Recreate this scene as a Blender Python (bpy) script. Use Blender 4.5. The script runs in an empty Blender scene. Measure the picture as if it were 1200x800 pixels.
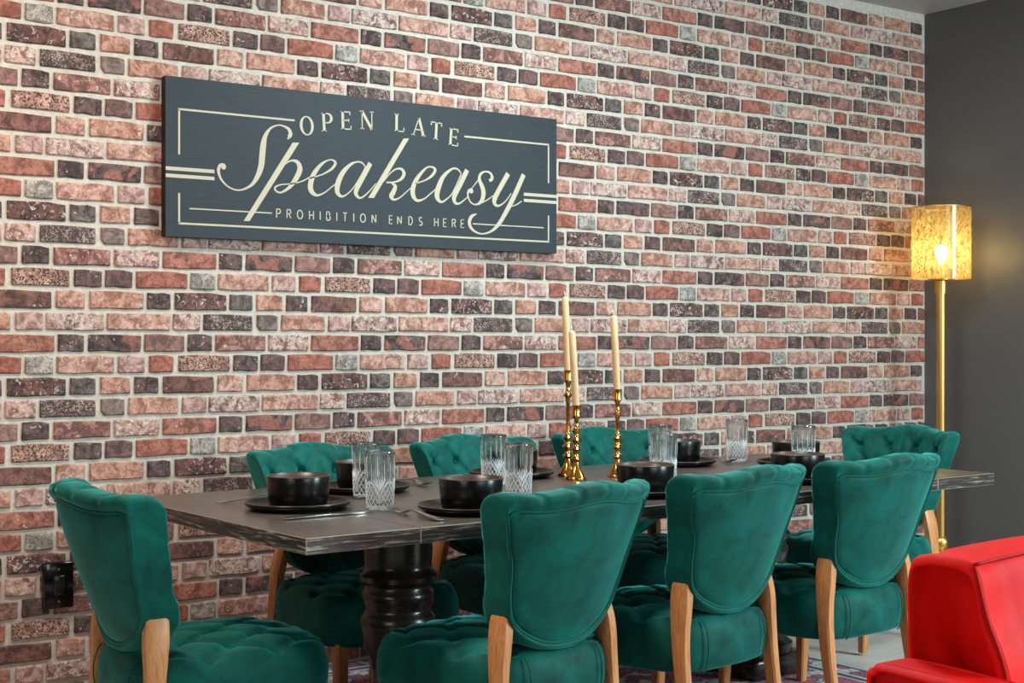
import bpy, math, random
from mathutils import Vector, Matrix
random.seed(7)
PI = math.pi
sc = bpy.context.scene
col = sc.collection

# ------------------------------------------------------------------ camera
CAM_H, CAM_D, F_PX, YAW = 1.25, 4.95, 1680.0, math.radians(35.4)
cd = bpy.data.cameras.new('camera'); cam = bpy.data.objects.new('camera', cd); col.objects.link(cam)
cam.location = (0, -CAM_D, CAM_H); cam.rotation_euler = (PI/2, 0, -YAW)
cd.sensor_width = 36; cd.lens = 36*F_PX/1200; cd.shift_y = -0.0008; cd.clip_start = 0.05
sc.camera = cam

# ------------------------------------------------------------------ world, lights, exposure
w = bpy.data.worlds.new('world'); sc.world = w; w.use_nodes = True
w.node_tree.nodes['Background'].inputs[0].default_value = (0.75, 0.88, 1.0, 1)
w.node_tree.nodes['Background'].inputs[1].default_value = 0.6

def area(name, loc, target, sx, sy, power, color):
    l = bpy.data.lights.new(name, 'AREA'); l.shape = 'RECTANGLE'; l.size = sx; l.size_y = sy
    l.energy = power; l.color = color
    o = bpy.data.objects.new(name, l); col.objects.link(o); o.location = loc
    d = Vector(target) - Vector(loc); o.rotation_euler = d.to_track_quat('-Z', 'Y').to_euler()
    return o
area('window_light', (6.05, -5.0, 2.05), (2.4, -1.6, 0.8), 2.4, 1.4, 430, (0.72, 0.95, 1.0))
area('window_light', (2.6, -7.2, 2.1), (3.2, 0, 1.2), 2.2, 1.3, 55, (0.84, 0.96, 1.0))
area('window_light', (-2.6, -4.2, 2.1), (1.5, 0, 1.0), 2.2, 1.4, 40, (1.0, 0.88, 0.74))
area('ceiling_light', (0.9, -1.4, 2.93), (0.9, -1.2, 0), 0.5, 0.5, 58, (1.0, 0.84, 0.70))
area('ceiling_light', (3.3, -1.4, 2.93), (3.3, -1.2, 0), 0.6, 0.6, 60, (0.82, 0.97, 1.0))
area('ceiling_light', (5.2, -2.4, 2.93), (5.2, -2.3, 0), 0.5, 0.5, 24, (0.95, 0.98, 1.0))
sc.view_settings.view_transform = 'Standard'
sc.view_settings.look = 'None'
sc.view_settings.gamma = 1.0
sc.view_settings.use_curve_mapping = False
sc.view_settings.exposure = 0.08

# ------------------------------------------------------------------ material helpers
def lin(c):
    return tuple(((v/255)/12.92 if v/255 <= 0.04045 else ((v/255+0.055)/1.055)**2.4) for v in c) + (1.0,)
class NT:
    def __init__(self, name):
        self.m = bpy.data.materials.new(name); self.m.use_nodes = True
        self.t = self.m.node_tree; self.b = self.t.nodes['Principled BSDF']; self.out = self.t.nodes['Material Output']
    def n(self, typ, **kw):
        nd = self.t.nodes.new(typ)
        for k, v in kw.items():
            if k.startswith('i_'):
                key = k[2:].replace('_', ' ')
                nd.inputs[key].default_value = v
            else: setattr(nd, k, v)
        return nd
    def l(self, a, b): self.t.links.new(a, b)
    def ramp(self, fac, stops):
        r = self.n('ShaderNodeValToRGB'); e = r.color_ramp.elements
        while len(e) < len(stops): e.new(0.5)
        for q, (p, c) in zip(e, stops): q.position = p; q.color = c
        self.l(fac, r.inputs[0]); return r.outputs[0]
    def mix(self, fac, a, b):
        r = self.n('ShaderNodeMix', data_type='RGBA')
        for sock, v in ((r.inputs[0], fac), (r.inputs[6], a), (r.inputs[7], b)):
            if hasattr(v, 'links'): self.l(v, sock)
            else: sock.default_value = v
        return r.outputs[2]
    def noise(self, vec, scale, detail=4, rough=0.55, dist=0.0):
        r = self.n('ShaderNodeTexNoise'); r.inputs['Scale'].default_value = scale
        r.inputs['Detail'].default_value = detail; r.inputs['Roughness'].default_value = rough
        r.inputs['Distortion'].default_value = dist
        if vec is not None: self.l(vec, r.inputs['Vector'])
        return r.outputs['Fac']
    def pos(self): return self.n('ShaderNodeNewGeometry').outputs['Position']
    def obj(self): return self.n('ShaderNodeTexCoord').outputs['Object']
    def scaled(self, vec, s):
        r = self.n('ShaderNodeMapping'); r.inputs['Scale'].default_value = s; self.l(vec, r.inputs['Vector']); return r.outputs[0]
    def bump(self, h, strength, dist):
        r = self.n('ShaderNodeBump'); r.inputs['Strength'].default_value = strength; r.inputs['Distance'].default_value = dist
        self.l(h, r.inputs['Height']); self.l(r.outputs[0], self.b.inputs['Normal'])
    def set(self, **kw):
        for k, v in kw.items():
            s = self.b.inputs[k.replace('_', ' ')]
            if hasattr(v, 'links'): self.l(v, s)
            else: s.default_value = v
        return self.m

def plain(name, c, rough=0.5, metal=0.0, **kw):
    t = NT(name); t.set(Base_Color=lin(c), Roughness=rough, Metallic=metal, **kw); return t.m

def mute(c, k=0.16, g=0.97):
    y = 0.35*c[0]+0.5*c[1]+0.15*c[2]
    return tuple(g*(v+(y-v)*k) for v in c)
def brick_mat(name, c1, c2, white, c3=None, scale=26, speck=0.0):
    c1, c2 = mute(c1), mute(c2); c3 = mute(c3) if c3 else None
    c1 = tuple(v*0.86 for v in c1); c2 = tuple(min(255, v*1.10) for v in c2)
    t = NT(name); p = t.pos()
    n1 = t.noise(p, scale, 5, 0.62, 0.8)
    base = t.ramp(n1, [(0.40, lin(c1)), (0.60, lin(c2))])
    if c3:
        n3 = t.noise(p, scale*0.55, 3, 0.5, 0.5)
        base = t.mix(t.ramp(n3, [(0.5, (0, 0, 0, 1)), (0.58, (1, 1, 1, 1))]), base, lin(c3))
    n2 = t.noise(p, scale*1.25, 7, 0.72, 1.8)
    lo = 0.665-0.14*white
    base = t.mix(t.ramp(n2, [(lo, (0, 0, 0, 1)), (lo+0.045, (0.85, 0.85, 0.85, 1))]), base, lin((206, 196, 186)))
    n5 = t.noise(p, 75, 6, 0.8, 0.6)
    base = t.mix(t.ramp(n5, [(0.36, (0.6, 0.6, 0.6, 1)), (0.50, (0, 0, 0, 1))]), base, lin(tuple(v*0.55 for v in c1)))
    if speck:
        n4 = t.noise(p, 170, 3, 0.6)
        base = t.mix(t.ramp(n4, [(0.60-0.12*speck, (0, 0, 0, 1)), (0.64-0.12*speck, (1, 1, 1, 1))]), base, lin((66, 44, 42)))
    h = t.noise(p, 95, 6, 0.7)
    t.bump(h, 0.8, 0.008)
    return t.set(Base_Color=base, Roughness=0.85)
BM = {
 'P':  brick_mat('brick_pink', (176, 112, 94), (196, 146, 128), 0.6),
 'P2': brick_mat('brick_rose', (170, 118, 108), (190, 148, 138), 0.45),
 'R':  brick_mat('brick_red', (150, 82, 66), (172, 104, 86), 0.35),
 'R2': brick_mat('brick_deep_red', (158, 82, 62), (168, 96, 78), 0.05),
 'O':  brick_mat('brick_orange', (176, 108, 84), (190, 136, 114), 0.5),
 'D':  brick_mat('brick_dark', (70, 48, 47), (104, 76, 72), 0.45),
 'DG': brick_mat('brick_charcoal', (72, 60, 57), (110, 94, 88), 0.3),
 'DR': brick_mat('brick_maroon', (66, 46, 44), (118, 70, 62), 0.75),
 'DR1': brick_mat('brick_wine', (98, 58, 52), (128, 80, 70), 0.3),
 'Dl': brick_mat('brick_dark_mottled', (66, 46, 45), (98, 74, 72), 0.35, (156, 90, 76)),
 'BR': brick_mat('brick_brown', (132, 88, 78), (150, 104, 94), 0.1),
 'RB': brick_mat('brick_red_mottled', (128, 72, 62), (170, 112, 98), 0.55, (112, 70, 64)),
 'G':  brick_mat('brick_grey', (150, 136, 126), (172, 160, 150), 0.3, speck=0.1),
 'W':  brick_mat('brick_limed', (140, 80, 72), (186, 150, 138), 1.0),
 'WP': brick_mat('brick_limed_pink', (160, 92, 80), (192, 150, 136), 1.0),
 'SD': brick_mat('brick_speckled_dark', (92, 74, 70), (160, 134, 124), 0.4, speck=1.0),
 'SP': brick_mat('brick_speckled_pink', (176, 122, 102), (192, 146, 126), 0.3, speck=0.75),
 'MB': brick_mat('brick_plum', (98, 66, 61), (120, 84, 78), 0.1),
 'CL': brick_mat('brick_taupe', (112, 90, 84), (134, 108, 100), 0.2),
}
def mk_mortar():
    t = NT('mortar'); p = t.pos(); n = t.noise(p, 40, 6, 0.7)
    t.bump(t.noise(p, 130, 5, 0.7), 0.5, 0.004)
    return t.set(Base_Color=t.ramp(n, [(0.3, lin((164, 155, 143))), (0.7, lin((198, 189, 177)))]), Roughness=0.95)
M_mortar = mk_mortar()
def mk_dark_wall():
    t = NT('charcoal_paint'); p = t.pos(); t.bump(t.noise(p, 60, 4), 0.08, 0.003)
    return t.set(Base_Color=lin((84, 84, 85)), Roughness=0.46)
M_dwall = mk_dark_wall()
M_ceil = plain('ceiling_paint', (150, 150, 152), 0.45)
M_dimwall = plain('low_bounce_grey', (92, 91, 90), 0.7)  # dark grey for the unseen walls, chosen to cut bounced fill light
def mk_floor():
    t = NT('pale_oak_floor'); p = t.pos()
    n = t.noise(t.scaled(p, (2, 22, 1)), 4, 5)
    return t.set(Base_Color=t.ramp(n, [(0.3, lin((186, 180, 172))), (0.7, lin((214, 209, 202)))]), Roughness=0.4)
M_floor = mk_floor()
def mk_rug():
    t = NT('persian_rug'); p = t.obj()
    v = t.n('ShaderNodeTexVoronoi'); v.inputs['Scale'].default_value = 15; t.l(p, v.inputs['Vector'])
    v2 = t.n('ShaderNodeTexVoronoi', feature='DISTANCE_TO_EDGE'); v2.inputs['Scale'].default_value = 26; t.l(p, v2.inputs['Vector'])
    cell = t.ramp(v.outputs['Distance'], [(0.0, lin((206, 190, 182))), (0.16, lin((168, 72, 78))), (0.36, lin((190, 110, 108))), (0.50, lin((66, 68, 104))), (0.64, lin((214, 200, 196)))])
    c = t.mix(t.ramp(v2.outputs['Distance'], [(0.02, (1, 1, 1, 1)), (0.06, (0, 0, 0, 1))]), cell, lin((80, 76, 104)))
    t.bump(t.noise(p, 300, 2), 0.3, 0.004)
    return t.set(Base_Color=c, Roughness=0.95)
M_rug = mk_rug()
M_rugnavy = plain('rug_navy_binding', (58, 62, 94), 0.95)
M_rugcream = plain('rug_cream_band', (198, 186, 182), 0.95)
def mk_velvet(name, c1, c2, sheen, tint):
    t = NT(name); p = t.obj()
    n = t.noise(p, 9, 4, 0.6, 0.6)
    base = t.ramp(n, [(0.32, lin(c1)), (0.68, lin(c2))])
    t.bump(t.noise(p, 350, 2), 0.12, 0.002)
    return t.set(Base_Color=base, Roughness=0.62, Sheen_Weight=sheen, Sheen_Roughness=0.38, Sheen_Tint=lin(tint), Specular_IOR_Level=0.15)
M_green = mk_velvet('emerald_velvet', (0, 54, 48), (0, 90, 80), 0.42, (110, 235, 228))
M_gpipe = mk_velvet('emerald_piping', (0, 70, 58), (0, 84, 70), 0.4, (110, 220, 205))
M_red = mk_velvet('scarlet_velvet', (200, 4, 1), (222, 8, 3), 0.03, (255, 50, 30))
M_redpipe = mk_velvet('scarlet_piping', (160, 3, 3), (176, 5, 4), 0.03, (255, 60, 50))
def mk_wood(name, a, b, scale=(30, 30, 3), rough=0.42, bs=0.1):
    t = NT(name); p = t.obj()
    n = t.noise(t.scaled(p, scale), 3.0, 6, 0.6, 1.2)
    t.bump(n, bs, 0.003)
    return t.set(Base_Color=t.ramp(n, [(0.3, lin(a)), (0.7, lin(b))]), Roughness=rough)
M_oak = mk_wood('honey_oak', (166, 102, 54), (206, 144, 88))
def mk_table(name, vec_scale, base_rough):
    t = NT(name); p = t.obj()
    n = t.noise(t.scaled(p, vec_scale), 1.0, 8, 0.72, 0.5)
    c = t.ramp(n, [(0.40, lin((30, 25, 23))), (0.54, lin((58, 50, 45))), (0.62, lin((150, 138, 126)))])
    t.bump(n, 0.25, 0.003)
    return t.set(Base_Color=c, Roughness=base_rough)
M_tedge = mk_table('espresso_oak_edge', (7, 60, 130), 0.4)
M_tend = mk_table('espresso_oak_end', (60, 7, 130), 0.4)
M_tlip = plain('lighter_table_lip', (120, 108, 98), 0.5)  # lighter tone along the bevelled edges of the boards
def mk_ttop():
    t = NT('espresso_oak_top'); p = t.obj()
    n = t.noise(t.scaled(p, (3, 40, 3)), 1.6, 7, 0.65, 0.6)
    t.bump(n, 0.05, 0.002)
    return t.set(Base_Color=t.ramp(n, [(0.35, lin((62, 54, 49))), (0.75, lin((88, 78, 71)))]), Roughness=0.3, Specular_IOR_Level=0.7)
M_ttop = mk_ttop()
M_ped = mk_wood('black_turned_wood', (26, 21, 19), (48, 38, 33), (12, 12, 40), 0.25, 0.05)
M_seam = plain('pale_worn_joint', (172, 160, 148), 0.6)
def mk_stone():
    t = NT('black_stoneware'); p = t.obj(); n = t.noise(p, 60, 4)
    t.bump(n, 0.06, 0.002)
    return t.set(Base_Color=t.ramp(n, [(0.3, lin((9, 8, 8))), (0.8, lin((16, 14, 13)))]), Roughness=0.24, Specular_IOR_Level=0.35)
M_stone = mk_stone()
M_rim = plain('bronze_glaze_rim', (74, 58, 48), 0.28)
M_inner = plain('brown_glaze', (70, 54, 44), 0.35)
def mk_glass():
    t = NT('cut_crystal'); t.t.nodes.remove(t.b)
    g = t.n('ShaderNodeBsdfGlass'); g.inputs['IOR'].default_value = 1.47; g.inputs['Roughness'].default_value = 0.0
    g.inputs['Color'].default_value = (0.97, 0.985, 0.99, 1)
    tr = t.n('ShaderNodeBsdfTransparent'); mx = t.n('ShaderNodeMixShader'); mx.inputs[0].default_value = 0.3
    t.l(g.outputs[0], mx.inputs[1]); t.l(tr.outputs[0], mx.inputs[2]); t.l(mx.outputs[0], t.out.inputs[0])
    return t.m
M_glass = mk_glass()
M_steel = plain('stainless_steel', (190, 186, 180), 0.22, 1.0)
M_brass = plain('polished_brass', (206, 146, 70), 0.13, 1.0)
M_brass2 = plain('satin_brass', (206, 168, 98), 0.34, 1.0)
M_candle = plain('ivory_wax', (208, 174, 132), 0.5, Subsurface_Weight=0.2, Subsurface_Radius=(0.02, 0.012, 0.006))
M_wick = plain('white_wick', (226, 214, 200), 0.8)
def mk_sign():
    t = NT('slate_paint'); p = t.obj()
    n = t.noise(t.scaled(p, (5, 1, 70)), 2.0, 7, 0.7, 0.4)
    n2 = t.noise(t.scaled(p, (4, 1, 30)), 2.2, 8, 0.8, 1.0)
    c = t.ramp(n, [(0.3, lin((27, 34, 39))), (0.7, lin((36, 44, 50)))])
    c = t.mix(t.ramp(n2, [(0.64, (0, 0, 0, 1)), (0.72, (0.4, 0.4, 0.4, 1))]), c, lin((62, 70, 75)))
    return t.set(Base_Color=c, Roughness=0.6, Specular_IOR_Level=0.3)
M_sign = mk_sign()
M_signside = plain('black_panel_edge', (16, 16, 17), 0.6)
M_print = plain('cream_print', (170, 159, 136), 0.6)
M_black = plain('gloss_black_plastic', (10, 10, 10), 0.12)
M_blackpart = plain('black_plastic_rocker', (22, 21, 20), 0.2)
def mk_shade():
    t = NT('gold_mercury_glass'); p = t.obj(); t.t.nodes.remove(t.b)
    n = t.noise(t.scaled(p, (1, 1, 0.5)), 85, 6, 0.75, 1.5)
    f = t.ramp(n, [(0.52, (0, 0, 0, 1)), (0.56, (1, 1, 1, 1))])
    tr = t.n('ShaderNodeBsdfTransparent'); tr.inputs[0].default_value = (1.0, 0.94, 0.74, 1)
    tl = t.n('ShaderNodeBsdfTranslucent'); tl.inputs[0].default_value = (1.0, 0.86, 0.50, 1)
    df = t.n('ShaderNodeBsdfDiffuse'); df.inputs[0].default_value = lin((196, 160, 84))
    gl = t.n('ShaderNodeBsdfGlossy'); gl.inputs['Roughness'].default_value = 0.12; gl.inputs[0].default_value = (1, 0.9, 0.65, 1)
    a = t.n('ShaderNodeMixShader'); a.inputs[0].default_value = 0.30; t.l(tl.outputs[0], a.inputs[1]); t.l(df.outputs[0], a.inputs[2])
    b = t.n('ShaderNodeMixShader'); b.inputs[0].default_value = 0.20; t.l(tr.outputs[0], b.inputs[1]); t.l(a.outputs[0], b.inputs[2])
    dk = t.n('ShaderNodeBsdfDiffuse'); dk.inputs[0].default_value = lin((132, 98, 38))
    sp = t.n('ShaderNodeMath', operation='MULTIPLY'); t.l(f, sp.inputs[0]); sp.inputs[1].default_value = 0.75
    c = t.n('ShaderNodeMixShader'); t.l(sp.outputs[0], c.inputs[0]); t.l(b.outputs[0], c.inputs[1]); t.l(dk.outputs[0], c.inputs[2])
    d = t.n('ShaderNodeMixShader'); d.inputs[0].default_value = 0.03; t.l(c.outputs[0], d.inputs[1]); t.l(gl.outputs[0], d.inputs[2])
    t.l(d.outputs[0], t.out.inputs[0]); return t.m
M_shade = mk_shade()
def mk_bulb():
    t = NT('lit_bulb'); return t.set(Base_Color=(1, 1, 1, 1), Emission_Color=(1.0, 0.76, 0.42, 1), Emission_Strength=130)
M_bulb = mk_bulb()

# ------------------------------------------------------------------ mesh helpers
def mesh(name, V, F, mats, smooth=False, midx=None, auto=None):
    me = bpy.data.meshes.new(name); me.from_pydata([tuple(v) for v in V], [], F)
    if not isinstance(mats, (list, tuple)): mats = [mats]
    for m in mats: me.materials.append(m)
    if midx: me.polygons.foreach_set('material_index', midx)
    if smooth: me.polygons.foreach_set('use_smooth', [True]*len(me.polygons))
    me.update()
    if smooth and auto is not None: me.set_sharp_from_angle(angle=math.radians(auto))
    return me
def link(name, me, parent=None, loc=(0, 0, 0), rot=(0, 0, 0)):
    o = bpy.data.objects.new(name, me); col.objects.link(o); o.location = loc; o.rotation_euler = rot
    if parent: o.parent = parent
    return o
def tag(o, label, cat, group=None):
    o['label'] = label; o['category'] = cat
    if group: o['group'] = group
    return o
def empty(name, loc, rz=0.0): 
    o = link(name, None, None, loc, (0, 0, rz)); o.empty_display_size = 0.1; return o
def copy_tree(o, parent=None):
    c = o.copy(); col.objects.link(c); c.parent = parent
    for ch in list(o.children): copy_tree(ch, c)
    return c
def boxvf(x0, x1, y0, y1, z0, z1):
    V = [(x0, y0, z0), (x1, y0, z0), (x1, y1, z0), (x0, y1, z0), (x0, y0, z1), (x1, y0, z1), (x1, y1, z1), (x0, y1, z1)]
    F = [(0, 3, 2, 1), (4, 5, 6, 7), (0, 1, 5, 4), (1, 2, 6, 5), (2, 3, 7, 6), (3, 0, 4, 7)]
    return V, F
def bevel_box(name, x0, x1, y0, y1, z0, z1, b, mat, parent=None, seg=2):
    import bmesh
    V, F = boxvf(x0, x1, y0, y1, z0, z1)
    bm = bmesh.new(); vs = [bm.verts.new(v) for v in V]
    for f in F: bm.faces.new([vs[i] for i in f])
    bmesh.ops.bevel(bm, geom=list(bm.edges), offset=b, segments=seg, affect='EDGES', profile=0.5)
    me = bpy.data.meshes.new(name); bm.to_mesh(me); bm.free(); me.materials.append(mat)
    me.polygons.foreach_set('use_smooth', [True]*len(me.polygons)); me.set_sharp_from_angle(angle=math.radians(50))
    return link(name, me, parent)
def lathe(prof, n=32, closed_ends=True):
    V = []; F = []
    for r, z in prof:
        for i in range(n):
            a = 2*PI*i/n; V.append((r*math.cos(a), r*math.sin(a), z))
    for j in range(len(prof)-1):
        for i in range(n):
            k = (i+1) % n
            F.append((j*n+i, j*n+k, (j+1)*n+k, (j+1)*n+i))
    if closed_ends:
        F.append(tuple(reversed(range(n)))); F.append(tuple((len(prof)-1)*n+i for i in range(n)))
    return V, F
def tube(path, rad, n=8, closed=False):
    P = [Vector(p) for p in path]; V = []; F = []; m = len(P)
    R = rad if isinstance(rad, (list, tuple)) else [rad]*m
    up = Vector((0.123, 0.31, 0.94)).normalized()
    for i in range(m):
        if closed: t = P[(i+1) % m]-P[i-1]
        else: t = P[min(i+1, m-1)]-P[max(i-1, 0)]
        t.normalize(); a = t.cross(up).normalized(); b = a.cross(t).normalized()
        for k in range(n):
            th = 2*PI*k/n; V.append(P[i]+(a*math.cos(th)+b*math.sin(th))*R[i])
    for i in range(m if closed else m-1):
        j = (i+1) % m
        for k in range(n):
            l = (k+1) % n; F.append((i*n+k, i*n+l, j*n+l, j*n+k))
    if not closed: F.append(tuple(reversed(range(n)))); F.append(tuple((m-1)*n+k for k in range(n)))
    return V, F
def sweep_rect(path, sizes):
    """path points with rectangular section (half x, half y) kept square to the axes"""
    V = []; F = []
    for (x, y, z), (hx, hy) in zip(path, sizes):
        c = 0.3
        for dx, dy in ((-1, -1+c), (-1+c, -1), (1-c, -1), (1, -1+c), (1, 1-c), (1-c, 1), (-1+c, 1), (-1, 1-c)):
            V.append((x+dx*hx, y+dy*hy, z))
    m = len(path)
    for i in range(m-1):
        for k in range(8):
            l = (k+1) % 8; F.append((i*8+k, (i+1)*8+k, (i+1)*8+l, i*8+l))
    F.append(tuple(range(8))); F.append(tuple(reversed([(m-1)*8+k for k in range(8)])))
    return V, F
def catmull(pts, per=6, closed=False):
    n = len(pts); out = []
    rng = range(n) if closed else range(n-1)
    for i in rng:
        p0 = pts[i-1] if (closed or i > 0) else pts[0]; p1 = pts[i]
        p2 = pts[(i+1) % n]; p3 = pts[(i+2) % n] if (closed or i+2 < n) else pts[-1]
        for s in range(per):
            t = s/per; t2 = t*t; t3 = t2*t
            out.append(tuple(0.5*((2*b)+(-a+c)*t+(2*a-5*b+4*c-d)*t2+(-a+3*b-3*c+d)*t3) for a, b, c, d in zip(p0, p1, p2, p3)))
    if not closed: out.append(tuple(pts[-1]))
    return out
def struct(name, V, F, mat):
    o = link(name, mesh(name, V, F, mat)); o['kind'] = 'structure'; return o

# ------------------------------------------------------------------ room shell
XR, ZC, XL, YF = 6.212, 2.985, -3.2, -7.4
struct('floor', *boxvf(XL, XR+0.1, YF, 0.1, -0.08, 0.0), M_floor)
struct('ceiling', *boxvf(XL, XR+0.1, YF, 0.1, ZC, ZC+0.08), M_ceil)
struct('wall_right', *boxvf(XR, XR+0.1, YF, 0.0, 0, ZC), M_dwall)
struct('wall_left', *boxvf(XL-0.1, XL, YF, 0.1, 0, ZC), M_dimwall)
struct('wall_front', *boxvf(XL-0.1, XR+0.1, YF-0.1, YF, 0, ZC), M_dimwall)
wall = struct('wall_back', *boxvf(XL, XR, 0.0, 0.1, 0, ZC), M_mortar)

# bricks: four courses, each repeated with a half-period step every four courses
HC, HP, X0, Z0 = 0.0754, 0.598, 1.745, 1.317
ROWS = {
 'B': [(0.031, 0.422, 'P'), (0.441, 0.613, 'WP'), (0.636, 0.963, 'SD'), (0.992, 1.137, 'CL'), (1.162, 1.473, 'O'), (1.499, 1.656, 'P2'), (1.673, 2.014, 'W')],
 'A': [(-0.075, 0.254, 'O'), (0.276, 0.425, 'D'), (0.450, 0.788, 'DR'), (0.810, 0.963, 'DG'), (0.990, 1.172, 'O'), (1.197, 1.348, 'D'), (1.376, 1.705, 'DR1'), (1.730, 1.898, 'P')],
 'D': [(-0.525, -0.190, 'SP'), (-0.165, 0.000, 'D'), (0.020, 0.185, 'MB'), (0.207, 0.532, 'R2'), (0.553, 0.715, 'G'), (0.733, 1.075, 'P'), (1.097, 1.262, 'P2'), (1.288, 1.441, 'R2')],
 'C': [(-0.260, -0.107, 'D'), (-0.080, 0.238, 'Dl'), (0.260, 0.512, 'BR'), (0.535, 0.692, 'D'), (0.715, 1.053, 'RB'), (1.073, 1.352, 'WP'), (1.375, 1.722, 'R')],
}
BH = 0.0615
def brick_geo(length, seed, clip=False):
    """front outline of ten slightly ragged points, bevelled, 9 mm proud of the mortar"""
    r = random.Random(seed); hl, hh = length/2, BH/2
    j = lambda a: r.uniform(-a, a)
    cc = 0.012 if clip else 0.0
    ring = [(-hl+0.002+cc, -hh+j(.0015)), (-hl*0.33, -hh+j(.003)), (hl*0.36, -hh+j(.003)), (hl-0.002, -hh+j(.0015)),
            (hl, -hh+0.006+j(.002)), (hl+j(.002), hh-0.005),
            (hl*0.40, hh+j(.003)), (-hl*0.30, hh+j(.003)), (-hl+0.002, hh+j(.0015)), (-hl+j(.0015), -hh+0.006+cc)]
    n = len(ring); V = [(x, 0.002, z) for x, z in ring]
    V += [(x*(1-0.0012/hl), -0.0062, z*(1-0.0014/hh)) for x, z in ring]
    V += [(x*(1-0.0050/hl), -0.0095+j(.0008), z*(1-0.0048/hh)) for x, z in ring]
    F = []
    for k in range(2):
        for i in range(n):
            l = (i+1) % n; F.append((k*n+i, k*n+l, (k+1)*n+l, (k+1)*n+i))
    F.append(tuple(2*n+i for i in range(n)))
    return V, F
proto_geo = {}; proto_mesh = {}
def proj(X, Y, Z):
    s, c = math.sin(YAW), math.cos(YAW); Yc = Y+CAM_D
    r = c*X-s*Yc; d = s*X+c*Yc
    return 600+F_PX*r/d, 399+F_PX*(CAM_H-Z)/d, d
bricks = []
for m in range(-22, 18):
    kk, rr = divmod(m+2, 4); row = 'DABC'[rr]; zc = Z0-m*HC
    z0, z1 = zc-BH/2, zc+BH/2
    if z0 < 0.002 or z1 > ZC-0.002: continue
    for rep in range(-5, 6):
        for bi, (a, b, k) in enumerate(ROWS[row]):
            a2, b2 = X0+HP*(a+kk+2*rep-4*(kk//2)), X0+HP*(b+kk+2*rep-4*(kk//2))
            if b2 < -1.0 or a2 > XR-0.02: continue
            cut = b2 > XR-0.004
            if cut: b2 = XR-0.004
            key = (row, bi, round(b2-a2, 4))
            if key not in proto_geo: proto_geo[key] = brick_geo(b2-a2, hash((ord(row), bi, 3)) % 9999, k == 'CL' and row == 'B')
            xc = (a2+b2)/2
            u0, v0, d = proj(xc, 0, zc); ul, ur = proj(a2, 0, zc)[0], proj(b2, 0, zc)[0]
            h = F_PX*BH/d
            vis = max(0, min(ur, 1200)-max(ul, 0))*max(0, min(v0+h/2, 800)-max(v0-h/2, 0))
            if ul > 185 and ur < 656 and 95+0.1*(u0-190) < v0 < 272+0.04*(u0-190): vis = 0     # behind the sign
            if 180 < u0 < 1150 and v0 > 600: vis = 0                                            # behind table and chairs
            if u0 < 190 and u0 > 75 and v0 > 575: vis *= 0.3
            bricks.append((vis, xc, zc, key, k))
bricks.sort(key=lambda q: -q[0])
for vis, xc, zc, key, k in bricks[:300]:
    if key not in proto_mesh: proto_mesh[key] = mesh('brick', *proto_geo[key], BM[k])
    link('brick', proto_mesh[key], wall, (xc, 0, zc))
mats = list(BM); V = []; F = []; mi = []
for vis, xc, zc, key, k in bricks[300:]:
    v, f = proto_geo[key]; o = len(V)
    V += [(x+xc, y, z+zc) for x, y, z in v]; F += [tuple(i+o for i in q) for q in f]; mi += [mats.index(k)]*len(f)
bf = link('brick_courses', mesh('brick_courses', V, F, [BM[k] for k in mats], midx=mi), wall); bf['kind'] = 'stuff'

# ------------------------------------------------------------------ rug
rug = empty('rug', (2.75, -1.32, 0)); tag(rug, 'red, navy and cream patterned rug under the dining table', 'rug')
hx, hy = 1.457, 1.25
def rug_part(name, x0, x1, y0, y1, z, mat): return link(name, mesh(name, *boxvf(x0, x1, y0, y1, 0.0, z), mat), rug)
rug_part('rug_field', -hx+0.15, hx-0.15, -hy+0.15, hy-0.15, 0.010, M_rug)
for s in (-1, 1):
    for (o0, o1, mt, nm) in ((0.0, 0.016, M_rugnavy, 'binding'), (0.016, 0.09, M_rug, 'border_band'), (0.09, 0.11, M_rugcream, 'cream_stripe'), (0.11, 0.135, M_rugnavy, 'navy_stripe'), (0.135, 0.15, M_rugcream, 'cream_stripe')):
        x = sorted((s*(hx-o0), s*(hx-o1))); y = sorted((s*(hy-o0), s*(hy-o1)))
        rug_part(nm, x[0], x[1], -hy+o0, hy-o0, 0.0095, mt)
        rug_part(nm, -hx+o1, hx-o1, y[0], y[1], 0.0095, mt)

# ------------------------------------------------------------------ dining table
TROT = math.radians(2.0); TZ = 0.76; TL, TW, TT = 1.445, 0.58, 0.042
table = empty('dining_table', (3.065, -1.13, 0), TROT)
tag(table, 'long dark espresso wooden dining table with thick top on turned pedestals', 'table')
def table_xy(x, y):
    c, s = math.cos(TROT), math.sin(TROT); return 3.065+c*x-s*y, -1.13+s*x+c*y
def board(name, x0, x1):
    import bmesh
    V, F = boxvf(x0, x1, -TW, TW, TZ-TT, TZ); bm = bmesh.new(); vs = [bm.verts.new(v) for v in V]
    for f in F: bm.faces.new([vs[i] for i in f])
    bmesh.ops.bevel(bm, geom=list(bm.edges), offset=0.0018, segments=1, affect='EDGES')
    me = bpy.data.meshes.new(name); bm.to_mesh(me); bm.free()
    for m in (M_ttop, M_tedge, M_seam, M_tend, M_tlip): me.materials.append(m)
    for p in me.polygons:
        n = p.normal
        if n.z > 0.9: p.material_index = 0
        elif abs(n.x) > 0.95: p.material_index = 3 if abs(abs(p.center.x)-TL) < 0.01 else 0
        elif abs(n.y) > 0.95 or n.z < -0.95: p.material_index = 1
        elif abs(n.z) < 0.1: p.material_index = 2
        elif abs(n.y) > 0.5 or abs(abs(p.center.x)-TL) < 0.01: p.material_index = 4
        else: p.material_index = 0
    return link(name, me, table)
board('end_board', -TL, -TL+0.34); board('table_top', -TL+0.3415, TL-0.3415); board('end_board', TL-0.34, TL)
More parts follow.
